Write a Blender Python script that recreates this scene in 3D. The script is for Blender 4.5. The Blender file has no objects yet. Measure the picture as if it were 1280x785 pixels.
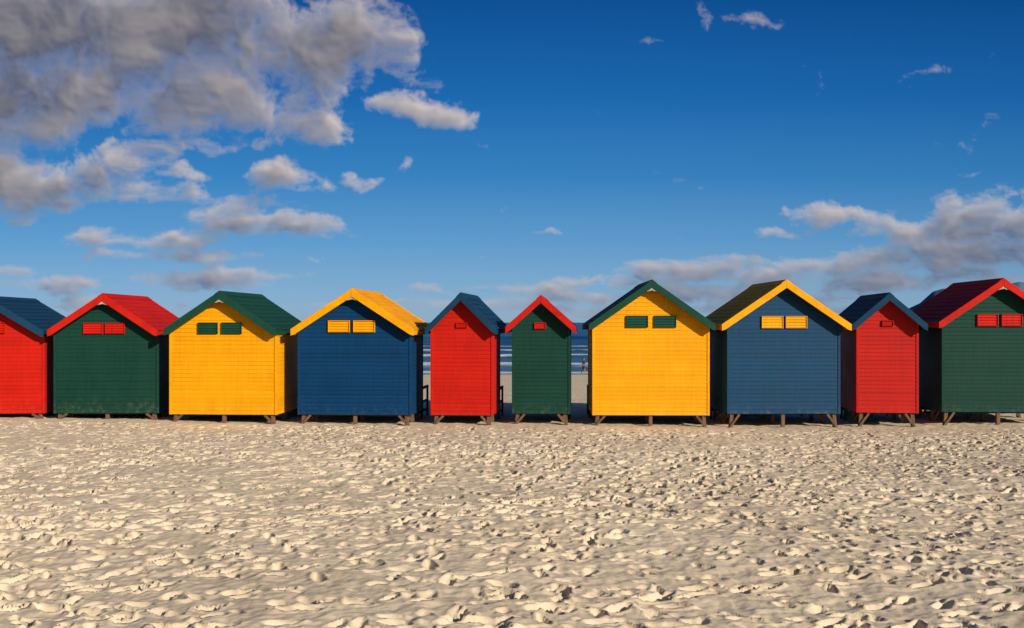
import bpy, math, random
import numpy as np
random.seed(4); rng=np.random.default_rng(7)
sc=bpy.context.scene; C=sc.collection
F=1290.0; CH=1.95; HZ=403.0
SUN_A=math.radians(42); SUN_E=math.radians(21)
# ------------------------------------------------------------------ helpers
class MB:
    def __init__(s): s.v=[]; s.f=[]
    def quad(s,*p):
        n=len(s.v); s.v+= [tuple(q) for q in p]; s.f.append(tuple(range(n,n+len(p))))
    def hexa(s,a,b):               # a: 4 pts, b: 4 pts (prism)
        n=len(s.v); k=len(a); s.v+=[tuple(q) for q in a]+[tuple(q) for q in b]
        s.f.append(tuple(range(n+k-1,n-1,-1))); s.f.append(tuple(range(n+k,n+2*k)))
        for i in range(k):
            j=(i+1)%k; s.f.append((n+i,n+j,n+k+j,n+k+i))
    def box(s,x0,x1,y0,y1,z0,z1):
        s.hexa([(x0,y0,z0),(x1,y0,z0),(x1,y1,z0),(x0,y1,z0)],[(x0,y0,z1),(x1,y0,z1),(x1,y1,z1),(x0,y1,z1)])
    def bar(s,p,q,w,d):            # square bar from p to q
        p=np.array(p,float); q=np.array(q,float); t=q-p; t/=np.linalg.norm(t)
        up=np.array((0,1,0.)) if abs(t[1])<.9 else np.array((1.,0,0))
        a=np.cross(t,up); a/=np.linalg.norm(a); b=np.cross(t,a)
        o=[(-1,-1),(1,-1),(1,1),(-1,1)]
        s.hexa([p+a*w/2*i+b*d/2*j for i,j in o],[q+a*w/2*i+b*d/2*j for i,j in o])
    def build(s,name,mat,parent=None,bev=0):
        m=bpy.data.meshes.new(name); m.from_pydata(s.v,[],s.f); m.update()
        o=bpy.data.objects.new(name,m); C.objects.link(o); m.materials.append(mat)
        if parent: o.parent=parent
        if bev:
            b=o.modifiers.new('bevel','BEVEL'); b.width=bev; b.segments=2; b.limit_method='ANGLE'
        return o
def N(nt,t,**k):
    n=nt.nodes.new(t)
    for a,b in k.items(): setattr(n,a,b)
    return n
def newmat(name):
    m=bpy.data.materials.new(name); m.use_nodes=True; return m,m.node_tree,m.node_tree.nodes['Principled BSDF']
def mth(nt,op,a,b=None,c=None,clamp=False):
    n=N(nt,'ShaderNodeMath',operation=op); n.use_clamp=clamp
    for i,x in enumerate((a,b,c)):
        if x is None: continue
        if isinstance(x,(int,float)): n.inputs[i].default_value=x
        else: nt.links.new(x,n.inputs[i])
    return n.outputs[0]
def vmt(nt,op,a,b=None,out=0):
    n=N(nt,'ShaderNodeVectorMath',operation=op)
    for i,x in enumerate((a,b)):
        if x is None: continue
        if isinstance(x,tuple): n.inputs[i].default_value=x
        else: nt.links.new(x,n.inputs[i])
    return n.outputs['Value'] if op in('DOT_PRODUCT','LENGTH') else n.outputs[0]
def mixc(nt,f,a,b,mode='MIX'):
    n=N(nt,'ShaderNodeMix',data_type='RGBA',blend_type=mode)
    for s,x in ((n.inputs[0],f),(n.inputs[6],a),(n.inputs[7],b)):
        if isinstance(x,(int,float)): s.default_value=x
        elif isinstance(x,tuple): s.default_value=(*x,1) if len(x)==3 else x
        else: nt.links.new(x,s)
    return n.outputs[2]
def noise(nt,vec,scale,detail=4,rough=.55,dist=0):
    n=N(nt,'ShaderNodeTexNoise'); n.inputs['Scale'].default_value=scale; n.inputs['Detail'].default_value=detail
    n.inputs['Roughness'].default_value=rough; n.inputs['Distortion'].default_value=dist
    if vec is not None: nt.links.new(vec,n.inputs['Vector'])
    return n.outputs['Fac']
def smooth(nt,x,a,b,lo=0,hi=1):
    n=N(nt,'ShaderNodeMapRange',interpolation_type='SMOOTHSTEP'); nt.links.new(x,n.inputs[0])
    for i,v in enumerate((a,b,lo,hi)): n.inputs[i+1].default_value=v
    return n.outputs[0]
PITCH=.078
def paint(name,col,var=.12,wear=.3,rough=.6):
    m,nt,p=newmat(name); L=nt.links
    tc=N(nt,'ShaderNodeTexCoord'); oi=N(nt,'ShaderNodeObjectInfo')
    off=vmt(nt,'ADD',tc.outputs['Object'],None)
    cmb=N(nt,'ShaderNodeCombineXYZ'); r=mth(nt,'MULTIPLY',oi.outputs['Random'],37.); L.new(r,cmb.inputs[0]); L.new(r,cmb.inputs[1])
    L.new(cmb.outputs[0],off.node.inputs[1])
    sx=N(nt,'ShaderNodeSeparateXYZ'); L.new(tc.outputs['Object'],sx.inputs[0])
    bid=mth(nt,'FLOOR',mth(nt,'DIVIDE',sx.outputs[2],PITCH))
    wn=N(nt,'ShaderNodeTexWhiteNoise',noise_dimensions='1D'); L.new(mth(nt,'ADD',bid,r),wn.inputs['W'])
    big=noise(nt,off,1.6,3,.6)
    grain=noise(nt,vmt(nt,'MULTIPLY',off,(3.,3.,60.)),1.0,3,.65)
    streak=noise(nt,vmt(nt,'MULTIPLY',off,(22.,22.,1.6)),1.0,3,.6)
    v=mth(nt,'ADD',mth(nt,'MULTIPLY',mth(nt,'SUBTRACT',wn.outputs['Value'],.5),var),
          mth(nt,'ADD',mth(nt,'MULTIPLY',mth(nt,'SUBTRACT',big,.5),var*3.0),mth(nt,'MULTIPLY',mth(nt,'SUBTRACT',streak,.5),var*3.2)))
    v=mth(nt,'ADD',v,1.0)
    rgb=N(nt,'ShaderNodeRGB'); rgb.outputs[0].default_value=(*col,1)
    c=vmt(nt,'SCALE',rgb.outputs[0]); L.new(v,c.node.inputs['Scale'])
    g=noise(nt,off,9,4,.7); scuff=mth(nt,'MULTIPLY',smooth(nt,g,.60,.78),smooth(nt,grain,.45,.7))
    lum=.3*col[0]+.55*col[1]+.15*col[2]
    chalk=tuple(min(1,.75*x+.25*(lum+.06)) for x in col)
    c2=mixc(nt,mth(nt,'MULTIPLY',scuff,wear),c,chalk)
    low=smooth(nt,sx.outputs[2],.5,.15); dust=mth(nt,'MULTIPLY',mth(nt,'MULTIPLY',low,smooth(nt,g,.45,.75)),.45*wear)
    c3=mixc(nt,dust,c2,(.42,.33,.22)); L.new(c3,p.inputs['Base Color'])
    L.new(mth(nt,'ADD',mth(nt,'MULTIPLY',big,.3),rough-.12),p.inputs['Roughness'])
    p.inputs['Specular IOR Level'].default_value=.12
    b=N(nt,'ShaderNodeBump'); b.inputs['Strength'].default_value=.4; b.inputs['Distance'].default_value=.005
    L.new(mth(nt,'ADD',grain,mth(nt,'MULTIPLY',g,.5)),b.inputs['Height']); L.new(b.outputs[0],p.inputs['Normal'])
    return m
RED=paint('red_paint',(.50,.011,.004),wear=.12); RED2=paint('faded_red_paint',(.45,.014,.009),wear=.25); GREEN=paint('green_paint',(.007,.044,.030)); YEL=paint('yellow_paint',(.80,.33,.002),wear=.2); BLUE=paint('blue_paint',(.002,.038,.110),wear=.15); BLUE2=paint('faded_blue_paint',(.009,.050,.110),wear=.5)
RGREEN=paint('green_roof_paint',(.009,.056,.035),.15,.6); RBLUE=paint('blue_roof_paint',(.007,.042,.090),.15,.5)
RRED=paint('red_roof_paint',(.51,.012,.005),.15,.2); RYEL=paint('yellow_roof_paint',(.82,.34,.002),.15,.25)
def wood(name,col):
    m,nt,p=newmat(name); tc=N(nt,'ShaderNodeTexCoord'); g=noise(nt,vmt(nt,'MULTIPLY',tc.outputs['Object'],(30.,30.,5.)),1,5,.65)
    nt.links.new(mixc(nt,smooth(nt,g,.3,.7),tuple(x*.45 for x in col),tuple(x*1.35 for x in col)),p.inputs['Base Color'])
    p.inputs['Roughness'].default_value=.85
    b=N(nt,'ShaderNodeBump'); b.inputs['Distance'].default_value=.01; b.inputs['Strength'].default_value=.6; nt.links.new(g,b.inputs['Height']); nt.links.new(b.outputs[0],p.inputs['Normal'])
    return m
TIMBER=wood('weathered_timber',(.15,.08,.04)); DARKW=wood('dark_timber',(.035,.024,.017)); PALE=wood('pale_timber',(.50,.43,.33))
# ------------------------------------------------------------------ terrain
gx=[-400,0,200,300,400,500,600,700,810,950,1100,1280,1700]
gy=[522,523,525,527,528,529,530,531,533,535,534,531,528]
GX=np.array([(a-640)/F*20 for a in gx]); GZ=np.array([CH-(b-HZ)*20/F for b in gy])
def vnoise(X,Y,s,seed):
    r=np.random.default_rng(seed).random((256,256)); x=X/s+1000.37; y=Y/s+1000.71
    xi=np.floor(x).astype(int); yi=np.floor(y).astype(int); fx=x-xi; fy=y-yi
    fx=fx*fx*fx*(fx*(fx*6-15)+10); fy=fy*fy*fy*(fy*(fy*6-15)+10); a=xi%256; b=yi%256; a1=(xi+1)%256; b1=(yi+1)%256
    return (r[a,b]*(1-fx)+r[a1,b]*fx)*(1-fy)+(r[a,b1]*(1-fx)+r[a1,b1]*fx)*fy-.5
def base(X,Y):
    z=np.interp(X,GX,GZ); far=np.clip((Y-24)/94,0,None)
    k=np.clip((Y-22)/20,0,1); z=z*(1-k)-3.9*np.clip(far,0,1.0)-np.clip(far-1,0,1)*2.5
    nearw=np.clip((17.5-Y)/6,0,1)
    return z*(1-nearw*.6)
def perlin(X,Y,s,seed):
    a=np.random.default_rng(seed).random((256,256))*2*math.pi; GXx=np.cos(a); GYy=np.sin(a)
    x=X/s+731.3; y=Y/s+517.9; xi=np.floor(x).astype(int); yi=np.floor(y).astype(int); fx=x-xi; fy=y-yi
    u=fx*fx*fx*(fx*(fx*6-15)+10); v=fy*fy*fy*(fy*(fy*6-15)+10)
    def g(i,j): 
        A=(xi+i)%256; B=(yi+j)%256; return GXx[A,B]*(fx-i)+GYy[A,B]*(fy-j)
    return (g(0,0)*(1-u)+g(1,0)*u)*(1-v)+(g(0,1)*(1-u)+g(1,1)*u)*v
def fbm(X,Y,s,seed,o=6,gain=.55,lac=2.03):
    r=0;a=1
    for i in range(o): r=r+a*perlin(X,Y,s,seed+i); s/=lac; a*=gain
    return r*1.4
nxf=1280
xs=np.linspace(-11.4,11.4,nxf); e=11.4+np.cumsum(.04*1.16**np.arange(70)); e=e[e<12000]; xs=np.concatenate([-e[::-1],xs,e])
ys=[5.6]
while ys[-1]<24.5: ys.append(ys[-1]+.0125+.0010*(ys[-1]-5)+ (0.02 if ys[-1]>21 else 0))
ys=np.array(ys); up=[]; d=.06; y=ys[-1]
while y<600: d*=1.06; y+=d; up.append(y)
dn=[]; d=.05; y=ys[0]
while y>-3000: d*=1.15; y-=d; dn.append(y)
ys=np.concatenate([np.array(dn)[::-1],ys,np.array(up)])
X,Y=np.meshgrid(xs,ys); Z=base(X,Y)
near=np.clip((26-np.abs(X))/6,0,1)*np.clip((60-Y)/30,0,1)*np.clip((Y+20)/10,0,1)
hut=np.clip((Y-16.0)/2.5,0,1)
Z+=near*(.13*vnoise(X,Y,3.0,1)+.035*vnoise(X+.3*Y,Y,1.4,2))*(1-hut*.92)
warp=.12*vnoise(X,Y,.5,11); warp2=.12*vnoise(X,Y,.5,12)
rel=.022*perlin(X+warp,Y+warp2,.42,3)+.016*perlin(X+warp,Y+warp2,.21,4)+.012*perlin(X-warp,Y,.11,5)+.007*perlin(X,Y+warp,.055,6)
Z+=near*rel*(1-hut*.35)
patch=np.clip(1.1+.9*vnoise(X,Y,2.4,15),.7,1.5)
FP=np.zeros_like(Z)
def stamp(cx,cy,a,b,th,dep,rim=.22):
    R=a*2.0; i0,i1=np.searchsorted(xs,[cx-R,cx+R]); j0,j1=np.searchsorted(ys,[cy-R,cy+R])
    if i1-i0<2 or j1-j0<2: return
    x=X[j0:j1,i0:i1]-cx; y=Y[j0:j1,i0:i1]-cy; c,s=math.cos(th),math.sin(th)
    u=(x*c+y*s)/a; v=(-x*s+y*c)/(b*(1+.25*np.clip(u,-1,1))); r=np.sqrt(u*u+v*v)
    p=np.where(r<1,-(1-r**4)*(1+.35*u),0)+rim*np.exp(-((r-1.17)/.2)**2)*(1-.4*u)
    old=FP[j0:j1,i0:i1]; wgt=np.clip((1.15-r)*2.2,0,1)       # a new print wipes out what it lands on
    FP[j0:j1,i0:i1]=old*(1-.75*wgt)+dep*p
for k in range(4800):
    y=5+14.6*rng.random(); stamp(rng.uniform(-11.5,11.5),y,rng.uniform(.045,.10),rng.uniform(.03,.05),rng.uniform(0,6.28),rng.uniform(.012,.032))
for t in range(400):                                   # walking tracks
    x=rng.uniform(-14,14); y=rng.uniform(4,19); th=rng.choice([0,math.pi])+rng.normal(0,.5) if rng.random()<.5 else rng.uniform(0,6.28)
    st=rng.uniform(.42,.66); k_=rng.uniform(.65,.98)
    for k in range(rng.integers(12,36)):
        th+=rng.normal(0,.06); x+=st*math.cos(th); y+=st*math.sin(th); s=.09*(1 if k%2 else -1)
        if y<4.5 or y>19.3: break
        stamp(x-s*math.sin(th)+rng.normal(0,.03),y+s*math.cos(th)+rng.normal(0,.03),.130*k_,.056*k_,th+rng.normal(0,.2),rng.uniform(.032,.062))
Z+=FP*patch
co=np.stack([X,Y,Z],-1).reshape(-1,3).astype(np.float32)
def gquads(shape):
    idx=np.arange(shape[0]*shape[1]).reshape(shape); return np.stack([idx[:-1,:-1],idx[:-1,1:],idx[1:,1:],idx[1:,:-1]],-1).reshape(-1,4)
def gridmesh(name,co,q):
    m=bpy.data.meshes.new(name); m.vertices.add(len(co)); m.vertices.foreach_set('co',co.ravel())
    m.loops.add(q.size); m.loops.foreach_set('vertex_index',q.ravel().astype(np.int32)); m.polygons.add(len(q))
    m.polygons.foreach_set('loop_start',np.arange(0,q.size,4,dtype=np.int32)); m.polygons.foreach_set('use_smooth',np.ones(len(q),bool))
    m.update(calc_edges=True); return m
gm=gridmesh('sand',co,gquads(X.shape)); ground=bpy.data.objects.new('sand',gm); C.objects.link(ground); ground['kind']='structure'
ground['label']='pale beach sand covered in soft footprints, sloping down to the sea'; ground['category']='sand'
m,nt,p=newmat('sand'); geo=N(nt,'ShaderNodeNewGeometry'); P=geo.outputs['Position']; sx=N(nt,'ShaderNodeSeparateXYZ'); nt.links.new(P,sx.inputs[0])
n1=noise(nt,P,.6,3,.6); n2=noise(nt,P,14,4,.7); n3=noise(nt,P,160,2,.8)
c=mixc(nt,smooth(nt,n1,.3,.7),(.71,.56,.385),(.80,.64,.45)); c=mixc(nt,mth(nt,'MULTIPLY',smooth(nt,n2,.45,.8),.3),c,(.49,.38,.26))
c=mixc(nt,smooth(nt,n3,.58,.8,0,.35),c,(.37,.285,.19))
wet=smooth(nt,sx.outputs[2],-3.1,-3.75); c=mixc(nt,wet,c,(.20,.16,.12))
nt.links.new(c,p.inputs['Base Color']); nt.links.new(mth(nt,'SUBTRACT',.95,mth(nt,'MULTIPLY',wet,.6)),p.inputs['Roughness']); p.inputs['Specular IOR Level'].default_value=.1
b=N(nt,'ShaderNodeBump'); b.inputs['Strength'].default_value=.65; b.inputs['Distance'].default_value=.011
nt.links.new(mth(nt,'ADD',noise(nt,P,26,5,.65),mth(nt,'MULTIPLY',n3,.25)),b.inputs['Height']); nt.links.new(b.outputs[0],p.inputs['Normal']); gm.materials.append(m)
def gz(x,y):
    return float(base(np.array([x]),np.array([y]))[0])
# ------------------------------------------------------------------ sea
SEA=-3.9
wy=np.concatenate([np.arange(112,420,.8),420*1.05**np.arange(100)]); wy=wy[wy<45000]; wx=np.concatenate([-(170*1.12**np.arange(55))[::-1],np.arange(-168,169,1.6),170*1.12**np.arange(55)])
WX,WY=np.meshgrid(wx,wy); k=np.clip((WY-119)/60,0,1)*np.clip((700-WY)/400,0,1)*np.clip((400-np.abs(WX))/100,0,1)
ph=WY+9*vnoise(WX,WY,45,21)+3*vnoise(WX,WY,14,22)
cr=(np.clip(np.sin(ph/33*2*math.pi),0,1)**6)*(.35+1.3*np.clip(vnoise(WX,WY*.4,30,23)+.3,0,1))
WZ=SEA+k*(.65*cr+.22*vnoise(WX,WY,6,24)+.1*vnoise(WX,WY,2.5,25))
co=np.stack([WX,WY,WZ],-1).reshape(-1,3).astype(np.float32)
wm=gridmesh('sea',co,gquads(WX.shape)); sea=bpy.data.objects.new('sea',wm); C.objects.link(sea); sea['kind']='structure'; sea['label']='dark blue sea with white breakers beyond the huts'; sea['category']='sea'
foam=np.clip(cr*1.05*np.clip((WY-119)/25,0,1)*np.clip((330-WY)/120,0.1,1)+1.0*np.exp(-((WY-120-2*vnoise(WX,WY,9,31)*3)/3.5)**2)+.45*np.exp(-((WY-138)/12)**2),0,1)
fa=wm.attributes.new('foam','FLOAT','POINT'); fa.data.foreach_set('value',foam.ravel().astype(np.float32))
m,nt,p=newmat('sea_water'); geo=N(nt,'ShaderNodeNewGeometry'); P=geo.outputs['Position']; at=N(nt,'ShaderNodeAttribute',attribute_name='foam')
w1=noise(nt,vmt(nt,'MULTIPLY',P,(.25,.6,.5)),1,6,.7); fm=smooth(nt,mth(nt,'ADD',at.outputs['Fac'],mth(nt,'MULTIPLY',mth(nt,'SUBTRACT',w1,.5),1.3)),.36,.72)
w2=noise(nt,vmt(nt,'MULTIPLY',P,(.02,.08,.1)),1,4,.6)
sx=N(nt,'ShaderNodeSeparateXYZ'); nt.links.new(P,sx.inputs[0]); shal=smooth(nt,sx.outputs[1],330,125)
c=mixc(nt,smooth(nt,w2,.35,.65),(.006,.034,.078),(.012,.060,.115)); c=mixc(nt,mth(nt,'MULTIPLY',shal,.6),c,(.06,.13,.19)); c=mixc(nt,fm,c,(.62,.66,.70)); nt.links.new(c,p.inputs['Base Color'])
nt.links.new(mth(nt,'ADD',.28,mth(nt,'MULTIPLY',fm,.5)),p.inputs['Roughness']); p.inputs['Specular IOR Level'].default_value=.15
b=N(nt,'ShaderNodeBump'); b.inputs['Strength'].default_value=.8; b.inputs['Distance'].default_value=.5
nt.links.new(noise(nt,vmt(nt,'MULTIPLY',P,(.5,1.1,1.)),1,4,.7),b.inputs['Height']); nt.links.new(b.outputs[0],p.inputs['Normal']); wm.materials.append(m)
# ------------------------------------------------------------------ far mountains
prof=[(1000,403),(1040,401),(1090,394),(1130,386),(1150,376),(1166,361),(1180,357),(1194,361),(1225,372),(1250,362),(1262,352),(1274,349),(1290,352),(1340,366),(1420,382),(1560,396),(1700,403)]
D0=9000.; px=np.arange(1000,1701,3.0); hh=np.interp(px,[a for a,_ in prof],[(HZ-b)/F*D0 for _,b in prof])
t=np.linspace(0,1,18); PX,T=np.meshgrid(px,t); MX=(PX-640)/F*D0
ridge=1-np.abs(T-.45)/.55; ridge=np.clip(ridge,0,1)**.8
H=hh[None,:]*ridge*(1+.10*vnoise(MX,T*900,160,41))+hh[None,:]*.25*np.abs(vnoise(MX,T*1500,260,42))*(1-ridge)*ridge*3
MY=D0-900+T*2000; co=np.stack([MX*MY/D0,MY,H+SEA-3],-1).reshape(-1,3).astype(np.float32)
mm=gridmesh('mountains',co,gquads(PX.shape)); mt=bpy.data.objects.new('mountains',mm); C.objects.link(mt); mt['kind']='structure'; mt['label']='hazy blue mountains across the bay'; mt['category']='mountains'
m,nt,p=newmat('mountain_haze_tint'); geo=N(nt,'ShaderNodeNewGeometry'); n1=noise(nt,geo.outputs['Position'],.006,7,.65)
nt.links.new(mixc(nt,n1,(.08,.15,.23),(.13,.21,.29)),p.inputs['Base Color']); p.inputs['Roughness'].default_value=1; p.inputs['Specular IOR Level'].default_value=0; mm.materials.append(m)  # distance haze is painted into this bluish base colour
# ------------------------------------------------------------------ huts
def slatvent(root,x0,x1,z0,z1,mat):
    v=MB(); n=max(3,int((z1-z0)/.045)); h=(z1-z0)/n
    for i in range(n):
        a=z0+i*h; v.hexa([(x0,-.038,a),(x1,-.038,a),(x1,-.020,a+h*.9),(x0,-.020,a+h*.9)],[(x0,-.030,a-.005),(x1,-.030,a-.005),(x1,-.008,a+h*.9-.004),(x0,-.008,a+h*.9-.004)])
    o=v.build('vent',mat,root)
    f=MB(); w=.014
    f.box(x0-w,x0-.001,-.048,-.004,z0-w,z1+w); f.box(x1+.001,x1+w,-.048,-.004,z0-w,z1+w); f.box(x0,x1,-.047,-.004,z1+.001,z1+w); f.box(x0,x1,-.047,-.004,z0-w,z0-.009)
    f.build('vent_frame',mat,o,.003)
def hut(D,wc,hwp,ewp,ay,ey,fy,rb,W,R,V,vent,label,nleg=3,orn=True,Lr=2.6,ov=.2,Dp=1.6):
    Db=D-ov
    xw=(wc-640)/F*D; hw=hwp/F*D
    sol=0;be=1e9
    for i in range(-2500,2501):
        t=i/5000
        pxb=640+F*(xw+(Lr-ov)*math.sin(t))/(D+(Lr-ov)*math.cos(t)); e_=abs(pxb-rb)
        if e_<be: be=e_; sol=t
    t=sol; zg=gz(xw,D)
    r=bpy.data.objects.new('beach_hut',None); C.objects.link(r); r.location=(xw,D,zg); r.rotation_euler=(0,0,-t); r.empty_display_size=.5
    r['label']=label; r['category']='beach hut'; r['group']='painted beach huts standing in a row on the sand'
    zf=CH-(fy-HZ)/F*D-zg; za=CH+(HZ-ay)/F*Db-zg; zt=CH+(HZ-(ey-9))/F*Db-zg; ew=ewp/F*Db
    s=(za-zt)/ew; cs=1/math.sqrt(1+s*s); sn=s*cs
    zp=za-.055; zwe=zp-s*hw
    def half(z): return hw if z<=zwe else max(0,hw*(zp-z)/(zp-zwe))
    def gable(y,sgn,name):
        b=MB(); z=zf
        while z<zp-.001:
            z2=min(z+PITCH,zp); cuts=[z]+([zwe] if z<zwe<z2 else [])+[z2]
            for a,c in zip(cuts[:-1],cuts[1:]):
                ya=y+sgn*(.012-.010*(a-z)/PITCH); yc=y+sgn*(.012-.010*(c-z)/PITCH)
                b.quad((-half(a),ya,a),(half(a),ya,a),(half(c),yc,c),(-half(c),yc,c))
            b.quad((-half(z),y,z),(half(z),y,z),(half(z),y+sgn*.012,z),(-half(z),y+sgn*.012,z)); z=z2
        return b.build(name,W,r)
    gable(0,-1,'rear_wall'); gable(Dp,1,'front_wall')
    for sd in(-1,1):
        b=MB(); z=zf; x=sd*hw
        while z<zwe+.02:
            z2=min(z+PITCH,zwe+.03); b.quad((x+sd*.012,0,z),(x+sd*.012,Dp,z),(x+sd*.002,Dp,z2),(x+sd*.002,0,z2)); b.quad((x,0,z),(x,Dp,z),(x+sd*.012,Dp,z),(x+sd*.012,0,z)); z=z2
        b.build('side_wall',W,r)
        for yy in(-.020,Dp-.02):
            b=MB(); b.box(*(sorted((x-sd*.030,x+sd*.018))),yy,yy+.040,zf-.004,zwe+.0); b.build('corner_board',W,r,.004)
    b=MB(); sl=ew/cs; n=max(5,int(sl/.135)); y0=-ov+.002; y1=Lr-ov-.002
    for sd in(-1,1):
        for i in range(n):
            u0=sl*i/n; u1=sl*(i+1)/n
            def pt(u,h,y): return (sd*(u*cs+h*sn),y,za-.02-u*sn+h*cs)
            b.hexa([pt(u0,.0,y0),pt(u1,.014,y0),pt(u1,-.02,y0),pt(u0,-.02,y0)],[pt(u0,.0,y1),pt(u1,.014,y1),pt(u1,-.02,y1),pt(u0,-.02,y1)])
    roof=b.build('roof',R,r)
    b=MB()
    for sd in(-1,1):
        b.hexa([(0,y0-.02,za+.012),(sd*.11*cs,y0-.02,za+.012-.11*sn),(sd*.11*cs,y0-.02,za-.002-.11*sn),(0,y0-.02,za-.002)],[(0,y1+.02,za+.012),(sd*.11*cs,y1+.02,za+.012-.11*sn),(sd*.11*cs,y1+.02,za-.002-.11*sn),(0,y1+.02,za-.002)])
    b.build('ridge_cap',R,roof)
    wv=.15
    for y in(-ov-.03,Lr-ov):
        for sd in(-1,1):
            b=MB(); e_=ew+.008
            pts=[(0.001*sd,za),(sd*e_,za-s*e_),(sd*e_,za-s*e_-.125),(sd*(e_-.07),za-s*(e_-.07)-wv),(0.001*sd,za-wv)]
            b.hexa([(a,y,c) for a,c in pts],[(a,y+.03,c) for a,c in pts]); b.build('bargeboard',R,r,.004)
    for sd in(-1,1):
        b=MB(); b.box(*sorted((sd*(ew-.03),sd*(ew-.002))),-ov+.004,Lr-ov-.004,za-s*ew-.115,za-s*ew-.035); b.build('fascia',R,r)
    if orn:   # pale fretted bracket under the apex
        b=MB(); zb=za-wv
        for i in range(-3,4):
            x=i*.027; h=.03+.012*(3-abs(i)); zz=zb-abs(x)*s+.012; b.hexa([(x-.011,-ov-.015,zz),(x+.011,-ov-.015,zz),(x+.011,-ov-.015,zz-h*.8),(x,-ov-.015,zz-h),(x-.011,-ov-.015,zz-h*.8)],[(x-.011,-ov-.004,zz),(x+.011,-ov-.004,zz),(x+.011,-ov-.004,zz-h*.8),(x,-ov-.004,zz-h),(x-.011,-ov-.004,zz-h*.8)])
        b.build('gable_bracket',PALE,r)
    for (vx0,vx1,vy0,vy1) in vent:
        slatvent(r,(vx0-wc)/F*D,(vx1-wc)/F*D,CH-(vy1-HZ)/F*D-zg,CH-(vy0-HZ)/F*D-zg,V)
    b=MB()
    for yy in(.28,Dp/2+.1,Dp-.11): b.box(-hw+.06,hw-.06,yy,yy+.06,zf-.05,zf-.004)
    for xx in(-hw*.85,0,hw*.85): b.box(xx-.03,xx+.03,.355,Dp-.115,zf-.045,zf-.006)
    b.quad((-hw,0,zf-.002),(hw,0,zf-.002),(hw,Dp,zf-.002),(-hw,Dp,zf-.002))
    b.build('floor_frame',DARKW,r)
    for yy in(.07,Dp*.5,Dp-.07):
        for i in range(nleg):
            tt=(i/(nleg-1))*2-1; x=tt*(hw-.10); w=.07
            g0=gz(xw+x,D+yy)-zg-.2
            b=MB(); b.bar((x+tt*.01,yy,zf-.004),(x+tt*.05,yy,g0),w,w); lg=b.build('leg',TIMBER,r,.006)
            if tt!=0:
                b=MB(); b.bar((x-tt*.13,yy-.055,zf-.01),(x+tt*.07,yy-.055,max(g0+.2,zf-.26)-.03),.045,.03); b.build('brace',TIMBER,lg,.004)
    # seaward porch deck and rails
    b=MB(); zz=zf-.05; nb=7
    for i in range(nb):
        yy=Dp+.02+i*.115; b.box(-hw+.04,hw-.04,yy,yy+.10,zz-.04,zz)
    b.build('porch_deck',DARKW,r)
    b=MB()
    for i in range(2): b.box(-hw*.5,hw*.5,Dp+.86+.27*i,Dp+1.1+.27*i,zz-.2-.16*i,zz-.16-.16*i)
    b.build('step',DARKW,r)
    for sd in(-1,1):
        b=MB(); x=sd*(hw-.02); ys_=[Dp+.08,Dp+.8]
        for yy in ys_: b.bar((x,yy,-.4),(x,yy,zf+.40),.04,.04)
        b.bar((x,ys_[0]-.04,zf+.42),(x,ys_[1]+.05,zf+.42),.05,.04); b.bar((x,ys_[0],zf+.14),(x,ys_[1],zf+.14),.04,.03)
        b.build('handrail',DARKW,r)
    return r
hut(20.0,-13,65.5,70,370,422,517,44,RED,RBLUE,RED,[(-36,-15,404,416),(-11,5,404,416)],'red hut with blue roof, cut off by the left edge of the photo',3,False,Dp=1.9)
hut(20.0,133,64,67.5,367,421,516.5,184,GREEN,RRED,RRED,[(106,128.5,404.5,416.5),(133,155.5,404.5,416.5)],'dark green hut with red roof and twin red vents, second from the left')
hut(19.65,279,67.5,71,364,420,518,327,YEL,RGREEN,RGREEN,[(248.5,271.5,404,416.5),(278.5,302,404,416.5)],'yellow hut with green roof and a sliver of its right side wall showing',Dp=1.75)
hut(19.65,443,71,77.5,361,420,518.5,475,BLUE,RYEL,RYEL,[(411,436.5,401.5,414.5),(443,468.5,401.5,414.5)],'blue hut with yellow roof standing left of the narrow red hut',Dp=1.35)
hut(19.8,577.5,38.5,44.5,366,419,519,597,RED,RBLUE,RED,[(571.5,583.5,404,409)],'narrow red hut with blue roof, between a big blue hut and a narrow green one',2,False,Dp=1.25)
hut(20.0,676.5,35.5,44,369,417,517,682,GREEN,RRED,RRED,[(669,681.5,404,410.5)],'narrowest hut, dark green with red roof and one small red vent',2,False,Dp=1.25)
hut(20.0,813.5,72,78.5,350,414,519,798,YEL,RGREEN,RGREEN,[(783.5,809,395.5,408.5),(818.5,844,395.5,408.5)],'yellow hut with green trim seen face on, raised on short timber stilts')
hut(20.0,979.5,70,81,350,414,517,941,BLUE2,RYEL,RYEL,[(952.5,977.5,396,409.5),(982.5,1007.5,396,409.5)],'blue hut with yellow roof standing right of the face-on yellow hut',3,False)
hut(20.0,1109,36.5,45,366,414,516,1076,RED2,RBLUE,RED2,[(1103.5,1115.5,401.5,407)],'narrow red hut with blue roof near the right end of the row',2,False)
hut(20.0,1249,69.5,79,348,411,515,1192,GREEN,RRED,RRED,[(1222.5,1246,393.5,407),(1252,1275.5,393.5,407)],'dark green hut with red roof, cut off by the right edge of the photo')
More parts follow.
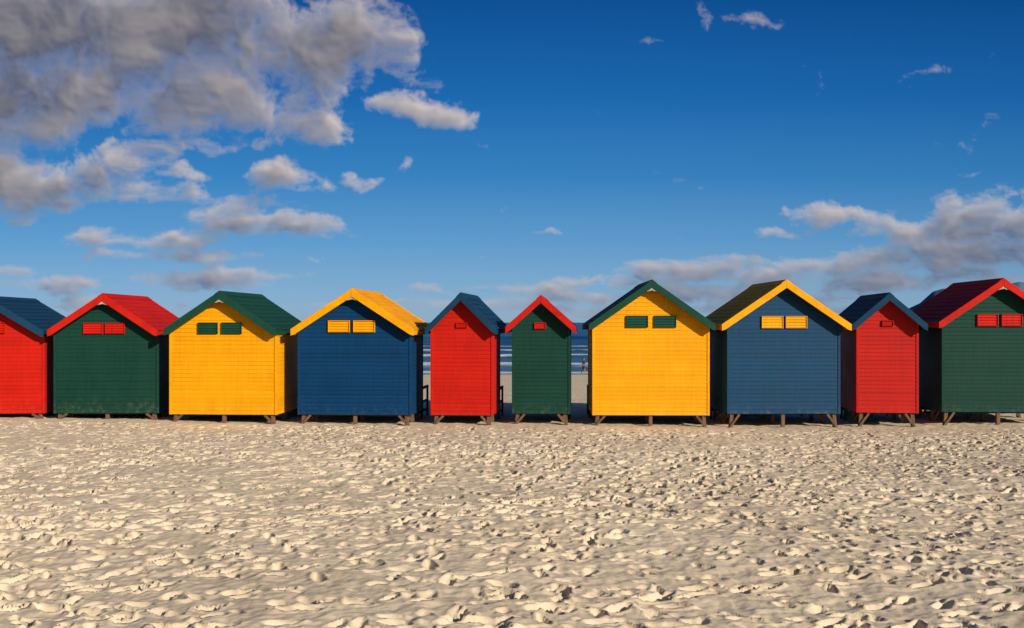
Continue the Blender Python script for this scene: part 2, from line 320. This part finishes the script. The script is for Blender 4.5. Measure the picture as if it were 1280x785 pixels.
# ------------------------------------------------------------------ person walking by the water
def flat(name,col,rough=.8):
    m,nt,p=newmat(name); tc=N(nt,'ShaderNodeTexCoord'); n=noise(nt,tc.outputs['Object'],9,4); nt.links.new(mixc(nt,n,tuple(x*.8 for x in col),tuple(min(1,x*1.2) for x in col)),p.inputs['Base Color']); p.inputs['Roughness'].default_value=rough; return m
SKIN=flat('skin',(.30,.16,.10),.6); CL=flat('dark_cloth',(.012,.014,.02)); CL2=flat('grey_cloth',(.03,.03,.04)); HAIR=flat('dark_hair',(.02,.013,.01))
def skin(name,pts,edges,mat,parent,sub=2):
    m=bpy.data.meshes.new(name); m.from_pydata([p[:3] for p in pts],edges,[]); o=bpy.data.objects.new(name,m); C.objects.link(o); m.materials.append(mat)
    if parent: o.parent=parent
    o.modifiers.new('skin','SKIN')
    if not m.skin_vertices:
        bpy.context.view_layer.objects.active=o; bpy.ops.mesh.customdata_skin_add()
    sv=m.skin_vertices[0].data
    for i,p in enumerate(pts):
        r=p[3]; sv[i].radius=(r,r)
    sv[0].use_root=True
    o.modifiers[0].use_smooth_shade=True
    s=o.modifiers.new('sub','SUBSURF'); s.levels=sub; s.render_levels=sub
    return o
def person(x,y,rz,label):
    r=bpy.data.objects.new('person',None); C.objects.link(r); r.location=(x,y,gz(x,y)); r.rotation_euler=(0,0,rz)
    r['label']=label; r['category']='person'
    B=[(0,0,.93,.125),(0,0,1.10,.12),(0,-.01,1.30,.145),(0,0,1.43,.09),(0,-.005,1.49,.055),(0,-.02,1.56,.085),(0,-.015,1.65,.088),(0,0,1.69,.06)]
    E=[(i,i+1) for i in range(7)]
    def chain(st,pts):
        k=st
        for q in pts: B.append(q); E.append((k,len(B)-1)); k=len(B)-1
        return k
    for sd,sw in((-1,-.22),(1,.2)):
        chain(0,[(sd*.09,sw*.1,.86,.095),(sd*.10,sw*.65,.50,.062),(sd*.10,sw+(.10 if sw>0 else 0),.12 if sw>0 else .10,.042),(sd*.10,sw+(.06 if sw>0 else -.02),.045,.04),(sd*.11,sw-.13,.035,.032)])
        h=chain(3,[(sd*.15,0,1.41,.065),(sd*.19,-sw*.5-.01,1.13,.045),(sd*.20,-sw*1.1-.06,.90,.033),(sd*.20,-sw*1.2-.08,.84,.030)])
        for j in range(4):
            chain(h,[(sd*(.20-.0),-sw*1.2-.115+.022*j,.79,.010),(sd*.195,-sw*1.2-.115+.022*j,.745+.004*abs(j-1),.009)])
        chain(h,[(sd*.18,-sw*1.2-.12,.81,.011),(sd*.175,-sw*1.2-.135,.785,.010)])
    B.append((0,-.115,1.60,.014)); E.append((6,len(B)-1))
    skin('body',B,E,SKIN,r)
    skin('shirt',[(0,0,.95,.15),(0,0,1.12,.145),(0,-.01,1.30,.168),(0,0,1.42,.11),(-.16,0,1.40,.085),(-.185,.08,1.22,.066),(.16,0,1.40,.085),(.185,-.08,1.22,.066)],[(0,1),(1,2),(2,3),(3,4),(4,5),(3,6),(6,7)],CL,r)
    skin('shorts',[(0,0,.93,.14),(-.09,-.02,.84,.115),(-.10,-.13,.56,.09),(.09,.02,.84,.115),(.10,.12,.56,.09)],[(0,1),(1,2),(0,3),(3,4)],CL2,r)
    skin('hair',[(0,.02,1.64,.098),(0,.035,1.70,.085),(0,.05,1.60,.07)],[(0,1),(0,2)],HAIR,r)
    return r
person((729.5-640)/F*106,106,math.radians(70),'person in dark clothing walking along the water between the huts')
# ------------------------------------------------------------------ sky dome in front with clouds, NISHITA world all around
ux=np.arange(-260,1541,1.1); uy=np.arange(-240,404.1,1.1)
PXg,PYg=np.meshgrid(ux,uy)
CLD=[(60,30,190,80,1.25),(230,25,160,80,1.2),(410,50,110,85,.95),(20,110,170,60,1.1),(190,110,120,60,1.0),(300,120,110,50,.8),(380,155,60,26,.45),(80,232,105,34,.95),(10,215,70,40,.9),(165,190,60,18,.4),(-120,150,180,120,1.1),(250,185,45,14,.3),
(560,146,42,22,.68),(510,132,50,15,.45),(412,166,38,14,.42),(325,172,60,18,.38),(228,218,34,13,.42),(345,225,58,22,.62),(275,262,80,26,.66),(345,290,120,18,.78),(190,300,95,15,.62),(240,250,55,20,.5),(180,318,100,9,.55),(270,348,105,15,.62),(437,222,22,11,.42),(485,205,16,8,.0),(300,322,110,8,.3),
(40,357,110,16,.6),(25,265,30,6,.15),(8,338,60,12,.42),(666,298,26,8,.5),(655,203,26,7,.0),(690,206,14,7,0.0),
(1150,288,90,24,.72),(1230,282,115,42,.95),(1040,275,75,15,.62),(1225,322,130,22,.88),(1090,325,90,14,.72),(870,338,95,19,.82),(790,350,85,13,.68),(960,345,80,14,.72),(1030,332,75,15,.72),(960,294,50,9,.4),(1420,290,150,60,1.0),
(640,362,120,9,.48),(500,380,170,8,.4),(780,372,160,13,.65),(950,368,150,15,.8),(1100,354,100,15,.8),(1010,388,180,10,.65),(130,380,170,9,.35),(720,352,60,8,.4),(820,390,220,9,.55),(1240,348,120,12,.7),
(882,22,13,38,-.02),(828,50,30,9,-.02),(940,22,36,9,-.08),(1185,87,30,9,-.02)]
wu=PXg+28*fbm(PXg,PYg,130,60,3,.5)+6*fbm(PXg,PYg,34,160,4,.6); wv_=PYg+15*fbm(PXg,PYg,110,70,3,.5)+5*fbm(PXg,PYg,34,170,4,.6)
wv_=np.where(PYg>330,PYg+(wv_-PYg)*.45,PYg+(wv_-PYg)*(1-.55*np.clip((PYg-270)/60,0,1)))
acc=np.zeros_like(PXg)
for (a,b_,rx,ry,s) in CLD:
    r2=((wu-a)/rx)**2+((wv_-b_)/ry)**2
    k=s-(s+.5)*r2*.7
    acc+=np.exp(8*np.clip(k,-1.2,3))
env=np.log(acc)/8-.02
env=np.where(env<-.75,-.75,env)
el=np.clip(HZ-PYg,0,None); VM=-340*np.log(el+165)
n0=fbm(wu,VM*1.1,95,130,2,.5)
n1=fbm(wu*.62,VM,52,80,9,.56); n2=fbm(wu*.9,VM*1.2,15,95,6,.62)
D=env+.26*n0*(PYg<330)+.64*n1+.17*n2-.01
def sst(x,a,b): t_=np.clip((x-a)/(b-a),0,1); return t_*t_*(3-2*t_)
def blur(A,s):
    f1=np.fft.fftfreq(A.shape[0])[:,None]; f2=np.fft.rfftfreq(A.shape[1])[None]
    return np.fft.irfft2(np.fft.rfft2(A)*np.exp(-2*math.pi**2*s*s*(f1*f1+f2*f2)),s=A.shape)
alpha=1-np.exp(-2.3*np.clip(D+.17,0,2)**1.5)
Dc=blur(np.clip(D,0,1.0),1.5); T=np.zeros_like(D)
for i in range(1,13):
    sxp=int(i*2.2); syp=int(i*3.0)
    sh=np.zeros_like(D); sh[syp:,:-sxp]=Dc[:-syp,sxp:]; T+=sh*(1.1-.06*i)
light=np.exp(-.42*T)
bump=np.gradient(blur(n1*.8+.15*n2,2.0)); rel_=np.clip((bump[0]*1.0-bump[1]*.8)*6.0,-1,1)
light=np.clip(light*.97+.22*rel_*sst(D,0,.4)+.06+.30*blur(n1,5)*sst(D,.2,.8),0,1)
def lin(c): c=np.array(c)/255.; return np.where(c<.04045,c/12.92,((c+.055)/1.055)**2.4)
thick=sst(D,.2,1.2)
shc=lin((122,130,152))[None,None]*(1-thick[...,None])+lin((94,96,110))[None,None]*thick[...,None]
low=sst(PYg,220,360)[...,None]
litc=lin((212,200,192))[None,None]*(1-low)+lin((186,182,188))[None,None]*low
shc=shc*(1-low*.6)+lin((88,106,136))[None,None]*low*.6
cc=shc*(1-light[...,None])+litc*light[...,None]
skr=[(-1200,(4,46,104)),(-300,(7,59,122)),(0,(14,80,147)),(120,(28,103,173)),(220,(56,129,190)),(300,(94,153,202)),(350,(121,167,204)),(385,(138,173,201)),(403,(142,171,193)),(440,(120,150,175))]
def skycol(PX_,PY_):
    kk=np.array([lin(c) for _,c in skr]); o=np.stack([np.interp(PY_,[a for a,_ in skr],kk[:,i]) for i in range(3)],-1)
    d=((PX_-760)/640.)[...,None]; return o*(1-.10*np.clip(d,0,2))*np.where(d<0,1+.05*np.clip(-d,0,1.5),1)
sk=skycol(PXg,PYg)
haze=(1-.28*sst(PYg,345,403))[...,None]
fade=(sst(PXg,-260,-160)*sst(-PXg,-1540,-1440)*sst(PYg,-240,-170))
al=(alpha*fade)[...,None]*.97*haze
col=sk*(1-al)+cc*al
ex=np.array([-9000,-6000,-4200,-3000,-2200,-1600,-1200,-900,-700,-500,-400,-330]); exr=1280+330+np.array([0,70,170,370,570,870,1270,1870,2670,3870,5670,8670])
ey_=np.array([-9000,-5000,-3000,-2000,-1400,-1000,-800,-600,-450,-350,-290]); eyb=np.array([412,425,440.])
fx_=np.concatenate([ex,ux,exr]).astype(float); fy_=np.concatenate([ey_,uy,eyb]).astype(float)
FX,FY=np.meshgrid(fx_,fy_); fc=skycol(FX,FY); fc[len(ey_):len(ey_)+len(uy),len(ex):len(ex)+len(ux)]=col
V=np.stack([FX-640,np.full_like(FX,F),HZ-FY],-1); V/=np.linalg.norm(V,axis=-1,keepdims=True); V*=60000
dm=gridmesh('sky',V.reshape(-1,3).astype(np.float32),gquads(FX.shape)); dome=bpy.data.objects.new('sky',dm); C.objects.link(dome); dome['kind']='structure'; dome['label']='deep blue sky with broken grey and cream clouds'; dome['category']='sky'
ca=dm.attributes.new('sky_colour','FLOAT_COLOR','POINT'); ca.data.foreach_set('color',np.concatenate([fc.reshape(-1,3),np.ones((FX.size,1))],1).astype(np.float32).ravel())
m=bpy.data.materials.new('sky_air'); m.use_nodes=True; nt=m.node_tree; nt.nodes.clear(); at=N(nt,'ShaderNodeAttribute',attribute_name='sky_colour'); em=N(nt,'ShaderNodeEmission'); ou=N(nt,'ShaderNodeOutputMaterial')
nt.links.new(at.outputs['Color'],em.inputs[0]); nt.links.new(em.outputs[0],ou.inputs[0]); m.cycles.emission_sampling='NONE'; dm.materials.append(m)
w=bpy.data.worlds.new('World'); sc.world=w; w.use_nodes=True; nt=w.node_tree; L=nt.links; bg=nt.nodes['Background']
sky=N(nt,'ShaderNodeTexSky',sky_type='NISHITA'); sky.sun_disc=False; sky.sun_elevation=SUN_E; sky.sun_rotation=math.pi-SUN_A; sky.ozone_density=2.0; sky.dust_density=.6; sky.air_density=1.0
L.new(mixc(nt,1.0,sky.outputs[0],(.78,.90,1.0),'MULTIPLY'),bg.inputs[0]); bg.inputs[1].default_value=.052
# ------------------------------------------------------------------ sun, camera
sl=bpy.data.lights.new('sun','SUN'); sl.energy=4.8; sl.angle=math.radians(.5); sl.color=(1,.92,.80); so=bpy.data.objects.new('sun',sl); C.objects.link(so)
from mathutils import Vector
sd=Vector((math.cos(SUN_E)*math.sin(SUN_A),-math.cos(SUN_E)*math.cos(SUN_A),math.sin(SUN_E))); so.rotation_euler=sd.to_track_quat('Z','Y').to_euler(); so.location=sd*50
cam=bpy.data.cameras.new('camera'); co_=bpy.data.objects.new('camera',cam); C.objects.link(co_); co_.location=(0,0,CH); co_.rotation_euler=(math.pi/2,0,0)
cam.sensor_width=36; cam.lens=F/1280*36; cam.shift_y=(HZ-392.5)/1280; cam.clip_end=80000; cam.clip_start=.1; sc.camera=co_
sc.view_settings.view_transform='Standard'; sc.view_settings.look='None'; sc.view_settings.exposure=0
